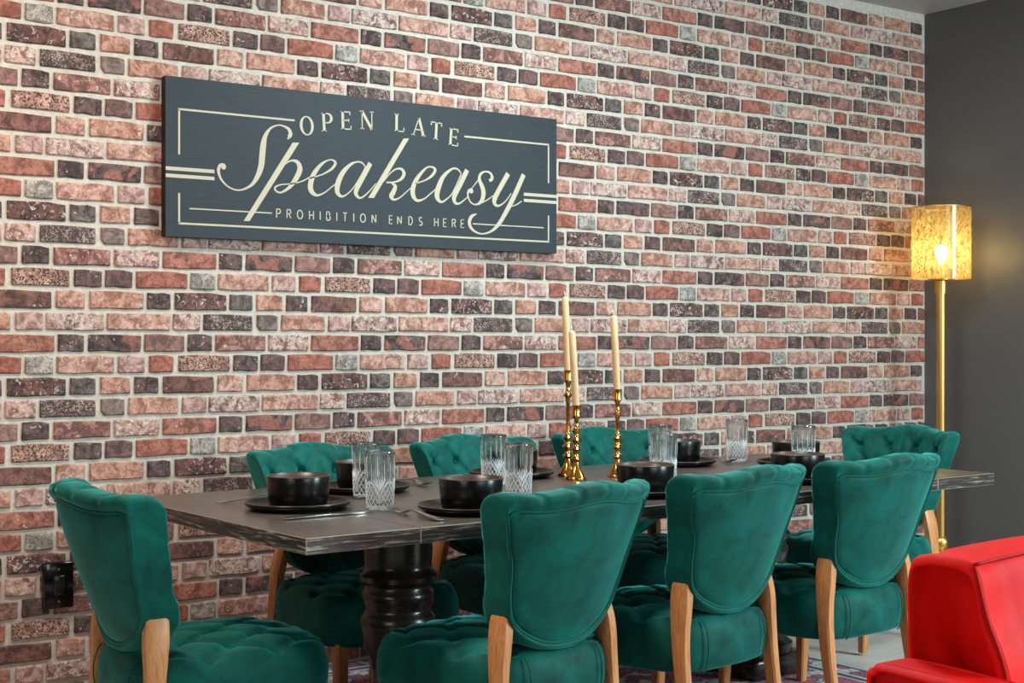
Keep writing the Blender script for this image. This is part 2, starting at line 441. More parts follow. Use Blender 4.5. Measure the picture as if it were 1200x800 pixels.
link('apron', mesh('apron', *boxvf(-1.0, 1.0, -0.36, 0.36, TZ-TT-0.03, TZ-TT), M_ped), table)
ped_prof = [(0.13, 0.09), (0.15, 0.10), (0.152, 0.13), (0.12, 0.15), (0.095, 0.19), (0.092, 0.24), (0.104, 0.285), (0.125, 0.32), (0.131, 0.36), (0.138, 0.375), (0.142, 0.395), (0.134, 0.415), (0.124, 0.425), (0.122, 0.44), (0.130, 0.455), (0.134, 0.47), (0.130, 0.485), (0.121, 0.495), (0.121, 0.505), (0.140, 0.52), (0.142, 0.535), (0.126, 0.55), (0.122, 0.565), (0.124, 0.60), (0.126, 0.66), (0.127, 0.69)]
ped_me = mesh('pedestal', *lathe([(r*0.85, z) for r, z in ped_prof], 40), M_ped, smooth=True, auto=40)
for sx in (-0.80, 0.80):
    p = link('pedestal', ped_me, table, (sx, 0, 0))
    bevel_box('foot_plinth', sx-0.15, sx+0.15, -0.13, 0.13, 0.0115, 0.095, 0.02, M_ped, table)

# ------------------------------------------------------------------ dining chair
def tuft(x, y, ax, ay, A, B, rad):
    u, v = x/ax+y/ay, x/ax-y/ay
    du, dv = abs(u-round(u)), abs(v-round(v))
    h = -A*(math.exp(-(du/0.10)**2)+math.exp(-(dv/0.10)**2))*0.6
    iu, iv = round(u), round(v); nx, ny = ax*(iu+iv)/2, ay*(iu-iv)/2
    r2 = (x-nx)**2+(y-ny)**2
    return h-B*math.exp(-r2/rad**2)
def seat_mesh():
    N = 112; V = []; F = []
    def plan(t):
        c, s = math.cos(t), math.sin(t); e = 2/3.6
        x = math.copysign(abs(c)**e, c); y = math.copysign(abs(s)**e, s)
        return x*(0.262+0.018*y), y*0.272+(0.018*(1-x*x) if y > 0 else -0.0)
    prof = [(0.0, .285), (0.60, .285), (0.93, .287), (0.975, .293), (0.995, .31), (1.01, .34), (1.014, .37), (1.0, .40), (0.975, .420), (0.94, .4345)]
    prof += [(q, .441) for q in (0.90, 0.855, 0.81, 0.765, 0.72, 0.675, 0.63, 0.585, 0.54, 0.495, 0.45, 0.405, 0.36, 0.315, 0.27, 0.225, 0.18, 0.135, 0.09, 0.045)] + [(0.0, .441)]
    for j, (q, z) in enumerate(prof):
        for i in range(N):
            x, y = plan(2*PI*i/N); x *= q; y *= q; zz = z-0.018
            if j >= 8:
                f = min(1, max(0, (0.985-q)/0.12)); crown = 0.026*(1-q**2.5)
                zz = z-0.018+crown+f*tuft(x, y+0.0, 0.155, 0.20, 0.016, 0.024, 0.022)
            V.append((x, y, zz))
    for j in range(len(prof)-1):
        for i in range(N):
            k = (i+1) % N; F.append((j*N+i, j*N+k, (j+1)*N+k, (j+1)*N+i))
    return mesh('seat', V, F, M_green, smooth=True)
HALF = [(x*1.03, z) for x, z in [(0, .424), (.062, .429), (.112, .448), (.160, .480), (.190, .520), (.208, .585), (.222, .67), (.243, .75), (.261, .815), (.268, .840), (.263, .855), (.241, .860), (.20, .856), (.15, .857), (.10, .864), (.05, .873), (0, .877)]]
def back_outline(N=176):
    pts = HALF+[(-x, z) for x, z in reversed(HALF[1:-1])]
    sm = catmull(pts, 14, True); L = [0]
    for i in range(len(sm)): L.append(L[-1]+math.dist(sm[i], sm[(i+1) % len(sm)]))
    out = []; k = 0
    for i in range(N):
        s = L[-1]*i/N
        while L[k+1] < s: k += 1
        f = (s-L[k])/(L[k+1]-L[k]); a, b = sm[k], sm[(k+1) % len(sm)]
        out.append((a[0]+(b[0]-a[0])*f, a[1]+(b[1]-a[1])*f))
    return out
OUT = back_outline(); BC = (0.0, 0.655)
BI = 0.87
def bpt(ox, oz, q):
    ix, iz = ox*(0.97-0.03*max(0, (oz-0.75)/0.1)), (oz-BC[1])*(0.775 if oz > BC[1] else 0.90)
    if q <= BI: return ix*q/BI, BC[1]+iz*q/BI
    f = (q-BI)/(1-BI); return ix+(ox-ix)*f, BC[1]+iz+(oz-BC[1]-iz)*f
def bend(x, y, z): return (x, -0.228+y+1.15*x*x-0.36*(z-0.43), z)
PLEATS = [-0.19, -0.09, 0.0, 0.09, 0.19]
def back_mesh():
    prof = [(0.845, -.034), (0.87, -.033), (0.885, -.038), (0.915, -.044), (0.95, -.044), (0.98, -.036), (1.0, -.016), (1.0, .020), (0.985, .040), (0.955, .053), (0.915, .059)]
    prof += [(q, .056) for q in (0.87, 0.82, 0.77, 0.72, 0.67, 0.62, 0.57, 0.52, 0.47, 0.42, 0.37, 0.32, 0.27, 0.22, 0.17, 0.12, 0.07, 0.03)]
    N = len(OUT); V = []; F = []
    for j, (q, y) in enumerate(prof):
        for (ox, oz) in OUT:
            qq = q; yy = y
            if oz > 0.80 and j >= 2:
                g = sum(math.exp(-((ox-p)/0.006)**2) for p in PLEATS)
                k = max(0, (0.9-abs(q-0.97)*0)/0.9)
                if j <= 10: qq = q-0.035*g*max(0, (q-BI)/(1-BI)); yy = y*(1-0.12*g)
            elif 0.52 < oz < 0.80 and 3 <= j <= 9:
                g = math.exp(-((oz-0.70)/0.005)**2); qq = q-0.04*g*max(0, (q-BI)/(1-BI))
            x, z = bpt(ox, oz, qq)
            if j >= 9:
                f = min(1, max(0, (0.97-q)/0.13))
                yy = y+f*(0.012*(1-q*q)+tuft(x, z-0.69, 0.135, 0.17, 0.017, 0.024, 0.020))
                if z > 0.76: # straight channels running up to the top edge
                    yy += -0.009*f*sum(math.exp(-((x-p)/0.008)**2) for p in PLEATS)
            V.append(bend(x, yy, z))
    for j in range(len(prof)-1):
        for i in range(N):
            k = (i+1) % N; F.append((j*N+i, j*N+k, (j+1)*N+k, (j+1)*N+i))
    b = (len(prof)-1)*N; F.append(tuple(b+i for i in range(N)))
    return mesh('backrest', V, F, M_green, smooth=True)
def panel_mesh():
    N = len(OUT); V = []; F = []; prof = [(0.858, -.024), (0.850, -.033), (0.835, -.0365), (0.78, -.039), (0.6, -.042), (0.4, -.044), (0.2, -.045), (0.05, -.045)]
    for q, y in prof:
        for ox, oz in OUT: x, z = bpt(ox, oz, q); V.append(bend(x, y, z))
    for j in range(len(prof)-1):
        for i in range(N):
            k = (i+1) % N; F.append((j*N+i, (j+1)*N+i, (j+1)*N+k, j*N+k))
    F.append(tuple(reversed([(len(prof)-1)*N+i for i in range(N)])))
    me = mesh('back_panel', V, F, M_green, smooth=True); me.flip_normals(); return me
def ellipsoid(rx, ry, rz, n=10, m=6):
    prof = [(math.sin(PI*k/m), -math.cos(PI*k/m)) for k in range(1, m)]
    V, F = lathe(prof, n); return [(x*rx, y*ry, z*rz) for x, y, z in V], F
seat_me, back_me, panel_me = seat_mesh(), back_mesh(), panel_mesh()
pipe_me = mesh('piping', *tube([bend(bpt(ox, oz, 0.868)[0], -0.036, bpt(ox, oz, 0.868)[1]) for ox, oz in OUT[::2]], 0.0042, 6, True), M_gpipe, smooth=True)
button_me = mesh('button', *ellipsoid(0.011, 0.011, 0.006), M_green, smooth=True)
bbutton_me = mesh('button', *ellipsoid(0.011, 0.006, 0.011), M_green, smooth=True)
def rear_leg_me(s):
    path = [(s*.186, -.222, .535), (s*.191, -.224, .51), (s*.197, -.227, .48), (s*.203, -.230, .44), (s*.207, -.232, .40), (s*.210, -.236, .34), (s*.211, -.243, .27), (s*.212, -.254, .19), (s*.213, -.271, .10), (s*.214, -.292, 0.0)]
    size = [(.015, .030), (.018, .031), (.018, .032), (.018, .030), (.017, .027), (.017, .024), (.017, .022), (.016, .020), (.015, .018), (.014, .017)]
    path = catmull(path, 3); size = catmull(size, 3)
    return mesh('leg', *sweep_rect(path, size), M_oak, smooth=True, auto=35)
def front_leg_me(s):
    path = [(s*.205, .205, .30), (s*.205, .207, .20), (s*.205, .210, .10), (s*.205, .214, 0.0)]
    return mesh('leg', *sweep_rect(path, [(.024, .024), (.021, .021), (.018, .018), (.015, .015)]), M_oak, smooth=True, auto=35)
leg_me = [rear_leg_me(-1), rear_leg_me(1), front_leg_me(-1), front_leg_me(1)]
seam_me = []
for s in (-1, 1):
    pts = [(s*.135, -.272*q-0.001, z-0.018) for q, z in ((0.95, .288), (0.985, .30), (1.005, .325), (1.02, .355), (1.018, .38), (1.0, .405), (0.97, .424), (0.93, .437))]
    seam_me.append(mesh('seam', *tube(pts, 0.0022, 5), M_gpipe, smooth=True))
def make_chair():
    r = empty('dining_chair', (0, 0, 0))
    st = link('seat', seat_me, r)
    for i in range(-2, 3):
        for j in range(-2, 3):
            x, y = 0.155*(i+j)/2, 0.20*(i-j)/2
            if abs(x) < 0.19 and abs(y) < 0.21: link('button', button_me, st, (x, y, 0.441+0.026*(1-(max(abs(x)/.25, abs(y)/.262))**2.5)-0.054))
    for m in seam_me: link('seam', m, st)
    bk = link('backrest', back_me, r)
    for i in range(-3, 4):
        for j in range(-3, 4):
            x, z = 0.135*(i+j)/2, 0.69+0.17*(i-j)/2
            if abs(x) < 0.175 and 0.55 < z < 0.79: link('button', bbutton_me, bk, bend(x, 0.056+0.006-0.033, z))
    link('back_panel', panel_me, bk); link('piping', pipe_me, bk)
    for m in leg_me: link('leg', m, r)
    return r
CH = [ # x, y, heading (0 faces the brick wall), label
 (1.60, -1.27, -91, 'green velvet chair at the near left head of the table, beside the wall plate'),
 (2.265, -1.68, 9, 'green velvet chair seen from behind, nearest to the camera on the front side'),
 (2.985, -1.58, 8, 'green velvet chair seen from behind, middle one of the front row'),
 (3.70, -1.52, 3, 'green velvet chair seen from behind, front row chair beside the red armchair'),
 (2.39, -0.72, 181, 'tufted green chair against the brick wall behind the leftmost black bowl'),
 (3.09, -0.66, 184, 'tufted green chair against the brick wall, middle one of the far row'),
 (3.81, -0.58, 181, 'tufted green chair against the brick wall behind the brass candlesticks'),
 (4.645, -0.90, 92, 'tufted green chair at the far right head of the table by the floor lamp'),
]
proto = make_chair()
for i, (x, y, a, lab) in enumerate(CH):
    o = proto if i == 0 else copy_tree(proto)
    o.location = (x, y, 0.0105 if True else 0); o.rotation_euler = (0, 0, math.radians(a))
    tag(o, lab, 'chair', 'green velvet dining chairs')

# ------------------------------------------------------------------ place settings
def wobbly_lathe(prof, n, amp, seed):
    V, F = lathe(prof, n); r = random.Random(seed); ph = [r.uniform(0, 6.28) for _ in range(3)]
    W = []
    for x, y, z in V:
        a = math.atan2(y, x); k = 1+amp*(math.sin(2*a+ph[0])+0.6*math.sin(3*a+ph[1])+0.3*math.sin(5*a+ph[2]))
        W.append((x*k, y*k, z))
    return W, F
plate_prof = [(0.02, 0.0), (0.115, 0.0), (0.135, 0.003), (0.150, 0.012), (0.1545, 0.020), (0.1530, 0.0225), (0.1495, 0.021), (0.1425, 0.0135), (0.128, 0.0085), (0.10, 0.007), (0.03, 0.0065)]
plate_me = mesh('plate', *wobbly_lathe(plate_prof, 56, 0.006, 2), M_stone, smooth=True)
prm = [(x, y, z) for x, y, z in wobbly_lathe([(0.1532, 0.0216)], 56, 0.006, 2)[0]]
rim_me = mesh('rim', *tube(prm, 0.0016, 6, True), M_rim, smooth=True)
bowl_prof = [(0.02, 0.0), (0.078, 0.0), (0.083, 0.003), (0.0865, 0.012), (0.0905, 0.05), (0.0930, 0.086), (0.0920, 0.0885), (0.0895, 0.0875)]
bowl_me = mesh('bowl', *lathe(bowl_prof+[(0.087, 0.05), (0.0835, 0.016), (0.074, 0.009), (0.02, 0.0085)], 56), [M_stone, M_inner], smooth=True,
               midx=[0 if j < 7 else 1 for j in range(11) for i in range(56)]+[0, 1])
brim_me = mesh('rim', *tube([(0.0915*math.cos(2*PI*i/48), 0.0915*math.sin(2*PI*i/48), 0.0880) for i in range(48)], 0.0015, 6, True), M_rim, smooth=True)
GR = lambda z: 0.0385+0.0065*(z/0.172)
def glass_mesh():
    H = 0.172
    prof = [(0.030, 0.0), (0.0370, 0.001), (0.0385, 0.003)]+[(GR(z), z) for z in (0.02, 0.05, 0.09, 0.13, 0.165)]+[(0.0449, 0.171), (0.0440, H), (0.0432, 0.171)]
    prof += [(GR(z)-0.0026, z) for z in (0.15, 0.11, 0.07, 0.03)]+[(0.0340, 0.021), (0.028, 0.0175), (0.012, 0.0165)]
    return mesh('crystal_glass', *lathe(prof, 48), M_glass, smooth=True, auto=60)
def cut_mesh():
    V = []; F = []
    def add(path, r):
        v, f = tube(path, r, 5); o = len(V); V.extend(v); F.extend([tuple(i+o for i in q) for q in f])
    P = lambda a, z: (math.cos(a)*(GR(z)+0.0003), math.sin(a)*(GR(z)+0.0003), z)
    nd = 4; wd = PI/nd                           # four domes of lattice with leaf shaped cuts between them
    for d in range(nd):
        a0 = 2*PI*d/nd
        top = lambda da: 0.020+0.062*math.sqrt(max(0, 1-(da/wd)**2))
        add([P(a0+wd*(i/14), top(wd*i/14)) for i in range(-14, 15)], 0.0011)
        for s in (-1, 1):
            for k in range(-4, 5):
                pts = []
                for i in range(25):
                    z = 0.010+0.080*i/24; da = wd*k/2.4+s*(z-0.01)/0.080*wd*1.5-s*wd*0.75
                    if abs(da) < wd and z < top(da): pts.append(P(a0+da, z))
                if len(pts) > 2: add(pts, 0.0007)
        for k in (-0.42, -0.2, 0.0, 0.2, 0.42):
            L = 0.045*(1-abs(k)); am = a0+wd
            add([P(am+k*wd*(0.35+0.9*i/6), 0.050+0.018*abs(k)*2+L*i/6) for i in range(7)], [0.0006, 0.0013, 0.0016, 0.0015, 0.0012, 0.0008, 0.0003])
    for k in range(14):  # thin whitish lines added as painted bright streaks up the glass
        a = 2*PI*(k+0.5)/14; z0 = 0.088+0.012*math.cos(k*2.3); add([P(a, z0+i*0.012) for i in range(6)], [0.0003, 0.0007, 0.0007, 0.0006, 0.0005, 0.0002])
    for z in (0.008, 0.012): add([P(2*PI*i/48, z) for i in range(49)], 0.0009)
    return mesh('cut_pattern', V, F, M_cut, smooth=True)
M_cut = plain('white_cut_and_glint', (244, 246, 248), 0.12, Transmission_Weight=0.25, IOR=1.45)  # whitish colour of the cuts also stands in for their glints
glass_me = glass_mesh(); cut_me = cut_mesh()
def fork_parts():
    def strip(pts):  # (y, halfwidth, z)
        V = []; F = []
        for y, hw, z in pts: V += [(-hw, y, z-0.0012), (hw, y, z-0.0012), (hw, y, z+0.0012), (-hw, y, z+0.0012)]
        for i in range(len(pts)-1):
            for k in range(4): l = (k+1) % 4; F.append((i*4+k, i*4+l, (i+1)*4+l, (i+1)*4+k))
        F.append((3, 2, 1, 0)); b = 4*(len(pts)-1); F.append((b, b+1, b+2, b+3)); return V, F
    handle = mesh('handle', *strip([(-0.11, .0095, .004), (-0.10, .0105, .004), (-0.06, .0072, .007), (0.0, .0042, .014), (0.022, .0045, .013), (0.040, .0095, .006), (0.052, .0125, .0035), (0.060, .0130, .004)]), M_steel, smooth=True, auto=40)
    tines = []
    for k in range(4):
        V, F = strip([(0.058, .0022, .004), (0.075, .0019, .006), (0.092, .0016, .0105), (0.108, .0009, .016)])
        tines.append(mesh('tine', [(x+(k-1.5)*0.0070, y, z) for x, y, z in V], F, M_steel))
    return handle, tines, strip
fork_h, fork_t, strip = fork_parts()
knife_h = mesh('handle', *strip([(-0.125, .0085, .004), (-0.115, .0095, .004), (-0.02, .0060, .005), (0.0, .0055, .005)]), M_steel, smooth=True, auto=40)
knife_b = mesh('blade', *strip([(0.0, .0055, .005), (0.012, .0098, .004), (0.08, .0105, .003), (0.108, .0075, .003), (0.12, .0015, .003)]), M_steel, smooth=True, auto=40)
TT0 = TZ+0.0008
def plate_at(x, y, lab):
    r = link('dinner_plate', plate_me, None, (x, y, TT0)); r.rotation_euler.z = random.uniform(0, 6); link('rim', rim_me, r)
    tag(r, lab, 'plate', 'black stoneware plates')
def bowl_at(x, y, lab):
    r = link('bowl', bowl_me, None, (x, y, TT0+0.0078)); link('rim', brim_me, r); tag(r, lab, 'bowl', 'black stoneware bowls')
def glass_at(x, y, lab):
    r = link('crystal_glass', glass_me, None, (x, y, TT0)); r.rotation_euler.z = random.uniform(0, 6); link('cut_pattern', cut_me, r); tag(r, lab, 'glass', 'cut crystal tumblers')
def fork_at(x, y, deg, lab):
    r = empty('fork', (x, y, TT0), math.radians(deg)); r.scale = (1.2,)*3; link('handle', fork_h, r)
    for m in fork_t: link('tine', m, r)
    tag(r, lab, 'fork', 'steel forks')
def knife_at(x, y, deg, lab):
    r = empty('knife', (x, y, TT0), math.radians(deg)); r.scale = (1.15,)*3; link('handle', knife_h, r); link('blade', knife_b, r)
    tag(r, lab, 'knife', 'steel knives')
SET = [ # plate x, y, where
 (1.915, -1.176, 'at the left head of the table'), (2.285, -1.530, 'at the front edge left of the foremost chair back'),
 (2.985, -1.480, 'behind the middle front chair back'), (3.700, -1.460, 'behind the front chair back nearest the red armchair'),
 (2.310, -0.865, 'before the leftmost far chair'), (2.990, -0.742, 'before the middle far chair, left of the candlesticks'),
 (3.810, -0.715, 'before the far chair right of the candlesticks'), (4.140, -1.035, 'at the right head of the table')]
for x, y, wh in SET:
    plate_at(x, y, 'round black stoneware plate '+wh); bowl_at(x+0.004, y+0.004, 'deep black bowl on the plate '+wh)
for x, y, lab in [(2.093, -1.345, 'cut crystal tumbler with fork against it, frontmost left one of the pair'), (2.220, -1.040, 'cut crystal tumbler half hidden behind the frontmost tumbler'),
                  (2.594, -1.335, 'cut crystal tumbler right beside the second black bowl from the left'), (2.755, -0.965, 'cut crystal tumbler behind the one beside the second bowl'),
                  (3.270, -1.250, 'cut crystal tumbler just right of the candlesticks, front one of two'), (3.590, -0.865, 'cut crystal tumbler just right of the candlesticks, rear one of two'),
                  (4.090, -0.760, 'cut crystal tumbler standing alone before the brick wall'), (3.990, -1.215, 'cut crystal tumbler between the two bowls at the right end')]:
    glass_at(x, y, lab)
fork_at(2.092, -1.536, 1, 'steel fork on the front edge of the table by the frontmost tumbler')
fork_at(2.560, -0.770, 172, 'steel fork right of the plate before the leftmost far chair')
fork_at(4.035, -0.700, 170, 'steel fork right of the plate behind the rear tumbler pair')
fork_at(1.900, -0.945, -92, 'steel fork on the far side of the leftmost plate')
knife_at(1.905, -1.395, -88, 'steel knife on the near side of the leftmost plate')
knife_at(2.800, -0.740, 178, 'steel knife left of the plate behind the second tumbler pair')
knife_at(3.575, -0.800, 178, 'steel knife on the table right behind the candlesticks')

# ------------------------------------------------------------------ candlesticks and candles
def stick(h, rb=0.037):
    body = [(rb*0.98, 0.0), (rb, 0.004), (rb*0.95, 0.009), (rb*0.84, 0.014), (rb*0.72, 0.022), (rb*0.52, 0.034), (rb*0.38, 0.046), (0.0115, 0.052)]
    for zz in (0.074, 0.108, 0.140):
        body += [(0.0090, zz-0.012), (0.0150, zz-0.006), (0.0205, zz), (0.0150, zz+0.006), (0.0090, zz+0.012)]
    body += [(0.0078, 0.160), (0.0072, h-0.125), (0.0078, h-0.102), (0.0125, h-0.096), (0.0165, h-0.090), (0.0125, h-0.084), (0.0078, h-0.078), (0.0078, h-0.058), (0.0095, h-0.046), (0.0150, h-0.040)]
    cup = [(0.0150, h-0.040), (0.0165, h-0.038), (0.0155, h-0.034), (0.0160, h), (0.0137, h), (0.0134, h-0.020), (0.003, h-0.021)]
    return body, cup
CS = [(3.165, -0.845, 0.383, 0.282, (-1.2, 1.6), 'tallest brass candlestick, rear left of the three', 'ivory taper candle in the tallest candlestick'),
      (3.110, -0.965, 0.262, 0.280, (-1.8, 2.6), 'shortest brass candlestick, front left of the three', 'ivory taper candle in the shortest candlestick'),
      (3.295, -0.968, 0.315, 0.282, (-1.6, 2.3), 'brass candlestick standing apart on the right', 'ivory taper candle in the candlestick on the right')]
for x, y, h, ch, tilt, lab, clab in CS:
    body, cup = stick(h)
    r = empty('candlestick', (x, y, TT0)); tag(r, lab, 'candlestick', 'brass candlesticks')
    link('stem', mesh('stem', *lathe(body, 20), M_brass, smooth=True, auto=45), r); link('cup', mesh('cup', *lathe(cup, 20), M_brass, smooth=True, auto=45), r)
    c = empty('candle', (x, y, TT0+h-0.0195)); c.rotation_euler = (math.radians(tilt[0]), math.radians(-tilt[1]), 0); tag(c, clab, 'candle', 'ivory taper candles')
    link('wax', mesh('wax', *lathe([(0.0118, 0.0), (0.0132, 0.03), (0.0128, ch*0.6), (0.0120, ch-0.006), (0.0090, ch), (0.003, ch+0.003)], 18), M_candle, smooth=True, auto=50), c)
    link('wick', mesh('wick', *tube([(0, 0, ch), (0.0005, 0, ch+0.010), (-0.002, 0, ch+0.021)], 0.0016, 6), M_wick, smooth=True), c)

# ------------------------------------------------------------------ wall sign
sg = empty('wall_sign', (1.961, -0.012, 1.624)); SW, SH = 1.755, 0.575
tag(sg, 'dark slate sign reading Open Late Speakeasy in cream script on the brick wall', 'sign')
pan = mesh('panel', *boxvf(0, SW, -0.039, 0, 0, SH), [M_sign, M_signside], midx=[1, 1, 0, 1, 1, 1]); link('panel', pan, sg)
YT = -0.0396
def flat(name, polys, lift=0.0):
    V = []; F = []
    for pi_, p in enumerate(polys):
        if isinstance(lift, list): lf = lift[pi_]
        else: lf = lift
        o = len(V); n = len(p); V += [(x, YT-0.0008-lf, z) for x, z in p]+[(x, YT+0.0004, z) for x, z in p]
        F.append(tuple(o+i for i in range(n)))
        for i in range(n): k = (i+1) % n; F.append((o+i, o+n+i, o+n+k, o+k))
    return link(name, mesh(name, V, F, M_print), sg)
def ribbon(pts):
    """quads along a centre line of (x, z, width)"""
    out = []; prev = None
    for i, (x, z, wd) in enumerate(pts):
        a, b = pts[max(i-1, 0)], pts[min(i+1, len(pts)-1)]
        dx, dz = b[0]-a[0], b[1]-a[1]; L = math.hypot(dx, dz) or 1; nx, nz = -dz/L*wd/2, dx/L*wd/2
        cur = ((x+nx, z+nz), (x-nx, z-nz))
        if prev: out.append([prev[0], prev[1], cur[1], cur[0]])
        prev = cur
    return out
def disc(x, z, r, n=14): return [(x+r*math.cos(2*PI*i/n), z+r*math.sin(2*PI*i/n)) for i in range(n)]
SCRIPT = [
   [(0.4815, 0.3862, 0.006), (0.4934, 0.4029, 0.0154), (0.4871, 0.4221, 0.0131), (0.4672, 0.4328, 0.0071), (0.4425, 0.4352, 0.0053), (0.4118, 0.4213, 0.0082), (0.3904, 0.3916, 0.0163), (0.3812, 0.3546, 0.0234), (0.377, 0.3153, 0.0245), (0.3721, 0.2759, 0.0234), (0.3569, 0.2359, 0.0187), (0.3298, 0.2009, 0.0104), (0.2849, 0.1815, 0.0057), (0.2433, 0.19, 0.0057), (0.2139, 0.2155, 0.0079), (0.2022, 0.2448, 0.0113), (0.208, 0.2654, 0.0136), (0.2209, 0.2675, 0.0171), (0.2245, 0.26, 0.0159)],
   [(0.4363, 0.2552, 0.0035), (0.4672, 0.2882, 0.0048), (0.4983, 0.3063, 0.0072), (0.5234, 0.3007, 0.0155), (0.5328, 0.2759, 0.0215), (0.5171, 0.2409, 0.0203), (0.489, 0.2052, 0.0131), (0.4549, 0.1834, 0.007), (0.4333, 0.1877, 0.007), (0.4302, 0.2016, 0.0071), (0.4549, 0.2126, 0.0047), (0.4983, 0.2188, 0.0042), (0.5422, 0.2312, 0.0048), (0.577, 0.2494, 0.0049)],
   [(0.5648, 0.242, 0.0043), (0.6011, 0.2525, 0.0044), (0.6377, 0.2672, 0.0061), (0.67, 0.2879, 0.0096), (0.6848, 0.3094, 0.0113), (0.6746, 0.3198, 0.007), (0.6561, 0.3197, 0.0052), (0.624, 0.301, 0.0113), (0.592, 0.2621, 0.019), (0.5775, 0.2204, 0.0223), (0.5829, 0.1943, 0.0199), (0.6057, 0.1814, 0.0095), (0.6377, 0.1935, 0.0052), (0.67, 0.2181, 0.0043), (0.6908, 0.2338, 0.0039)],
   [(0.8155, 0.3063, 0.0054), (0.8012, 0.3199, 0.0063), (0.7775, 0.3211, 0.0063), (0.7492, 0.3079, 0.0116), (0.7164, 0.2746, 0.0194), (0.6955, 0.232, 0.0228), (0.6932, 0.1989, 0.0192), (0.7118, 0.1835, 0.0096), (0.7352, 0.1932, 0.0053), (0.7634, 0.2197, 0.0044), (0.7965, 0.2675, 0.0044), (0.8179, 0.3065, 0.0036)],
   [(0.8394, 0.3205, 0.0198), (0.806, 0.264, 0.0196), (0.7785, 0.2165, 0.0196), (0.7752, 0.1955, 0.016), (0.7917, 0.182, 0.0081), (0.8155, 0.1938, 0.0054), (0.8442, 0.2205, 0.0045), (0.8634, 0.2426, 0.0036)],
   [(0.8996, 0.2534, 0.0037), (0.9264, 0.2846, 0.0046), (0.9557, 0.3056, 0.0064), (0.9803, 0.3073, 0.0101), (0.9927, 0.2912, 0.0147), (0.9803, 0.2691, 0.012), (0.9508, 0.2545, 0.0064), (0.9118, 0.2499, 0.0063)],
   [(0.9313, 0.252, 0.0045), (0.9518, 0.2377, 0.0156), (0.9435, 0.2139, 0.02), (0.9337, 0.1965, 0.0201), (0.9459, 0.1845, 0.0091), (0.9705, 0.1923, 0.0055), (1.0001, 0.2152, 0.0045), (1.0249, 0.2359, 0.0038)],
   [(1.0458, 0.255, 0.0048), (1.0915, 0.2702, 0.0061), (1.1244, 0.2919, 0.011), (1.1389, 0.3153, 0.0122), (1.1244, 0.3254, 0.0073), (1.0981, 0.3208, 0.0073), (1.0588, 0.282, 0.0158), (1.0361, 0.2416, 0.0205), (1.0342, 0.2083, 0.0205), (1.0523, 0.1871, 0.0121), (1.085, 0.1946, 0.006), (1.1178, 0.2188, 0.0049), (1.1442, 0.24, 0.0043)],
   [(1.2649, 0.3098, 0.005), (1.2446, 0.3265, 0.0075), (1.2176, 0.3235, 0.0087), (1.1775, 0.2898, 0.0172), (1.1542, 0.2434, 0.0233), (1.1475, 0.2093, 0.0221), (1.1641, 0.1879, 0.0111), (1.1908, 0.1978, 0.0061), (1.2244, 0.2308, 0.005), (1.2649, 0.3069, 0.005)],
   [(1.2942, 0.3254, 0.0212), (1.2581, 0.2611, 0.0211), (1.2311, 0.2142, 0.0211), (1.2345, 0.189, 0.0137), (1.2547, 0.1861, 0.0075), (1.2853, 0.206, 0.005), (1.2976, 0.2164, 0.0038)],
   [(1.3161, 0.2505, 0.0038), (1.3332, 0.2704, 0.0038), (1.347, 0.2867, 0.005)],
   [(1.4039, 0.2875, 0.0127), (1.4178, 0.2999, 0.0153), (1.4095, 0.3195, 0.0102), (1.3851, 0.3253, 0.0075), (1.3608, 0.3134, 0.0114), (1.3539, 0.29, 0.0151), (1.3677, 0.2623, 0.0202), (1.3747, 0.2341, 0.0216), (1.3643, 0.2019, 0.0165), (1.3367, 0.1861, 0.0063), (1.3092, 0.196, 0.0063), (1.2976, 0.2209, 0.0075), (1.3003, 0.2382, 0.0113), (1.3126, 0.2429, 0.0177), (1.3168, 0.2363, 0.0176)],
   [(1.3539, 0.1893, 0.005), (1.3955, 0.2094, 0.0045), (1.4234, 0.2283, 0.0038)],
   [(1.4996, 0.3245, 0.022), (1.4586, 0.2622, 0.0219), (1.4304, 0.2143, 0.0218), (1.4339, 0.1914, 0.0141), (1.455, 0.1886, 0.0077), (1.4868, 0.2088, 0.0052), (1.5152, 0.2424, 0.0039)],
   [(1.5798, 0.3258, 0.0209), (1.5367, 0.2437, 0.0221), (1.4939, 0.1715, 0.0206), (1.4515, 0.1115, 0.0166), (1.4095, 0.0779, 0.0089), (1.3608, 0.0672, 0.0063), (1.3195, 0.0825, 0.0113), (1.3044, 0.1103, 0.0163), (1.3161, 0.1365, 0.0138), (1.3401, 0.148, 0.0037)],
   [(1.5117, 0.187, 0.0039), (1.5438, 0.1975, 0.0045), (1.569, 0.2135, 0.0039)],
]
STEMS=[ [(0.5015, 0.3742), (0.5297, 0.3765), (0.325, 0.0693), (0.301, 0.0681)] , [(0.9902, 0.4298), (1.015, 0.4318), (0.8547, 0.1856), (0.8289, 0.1841)] ]

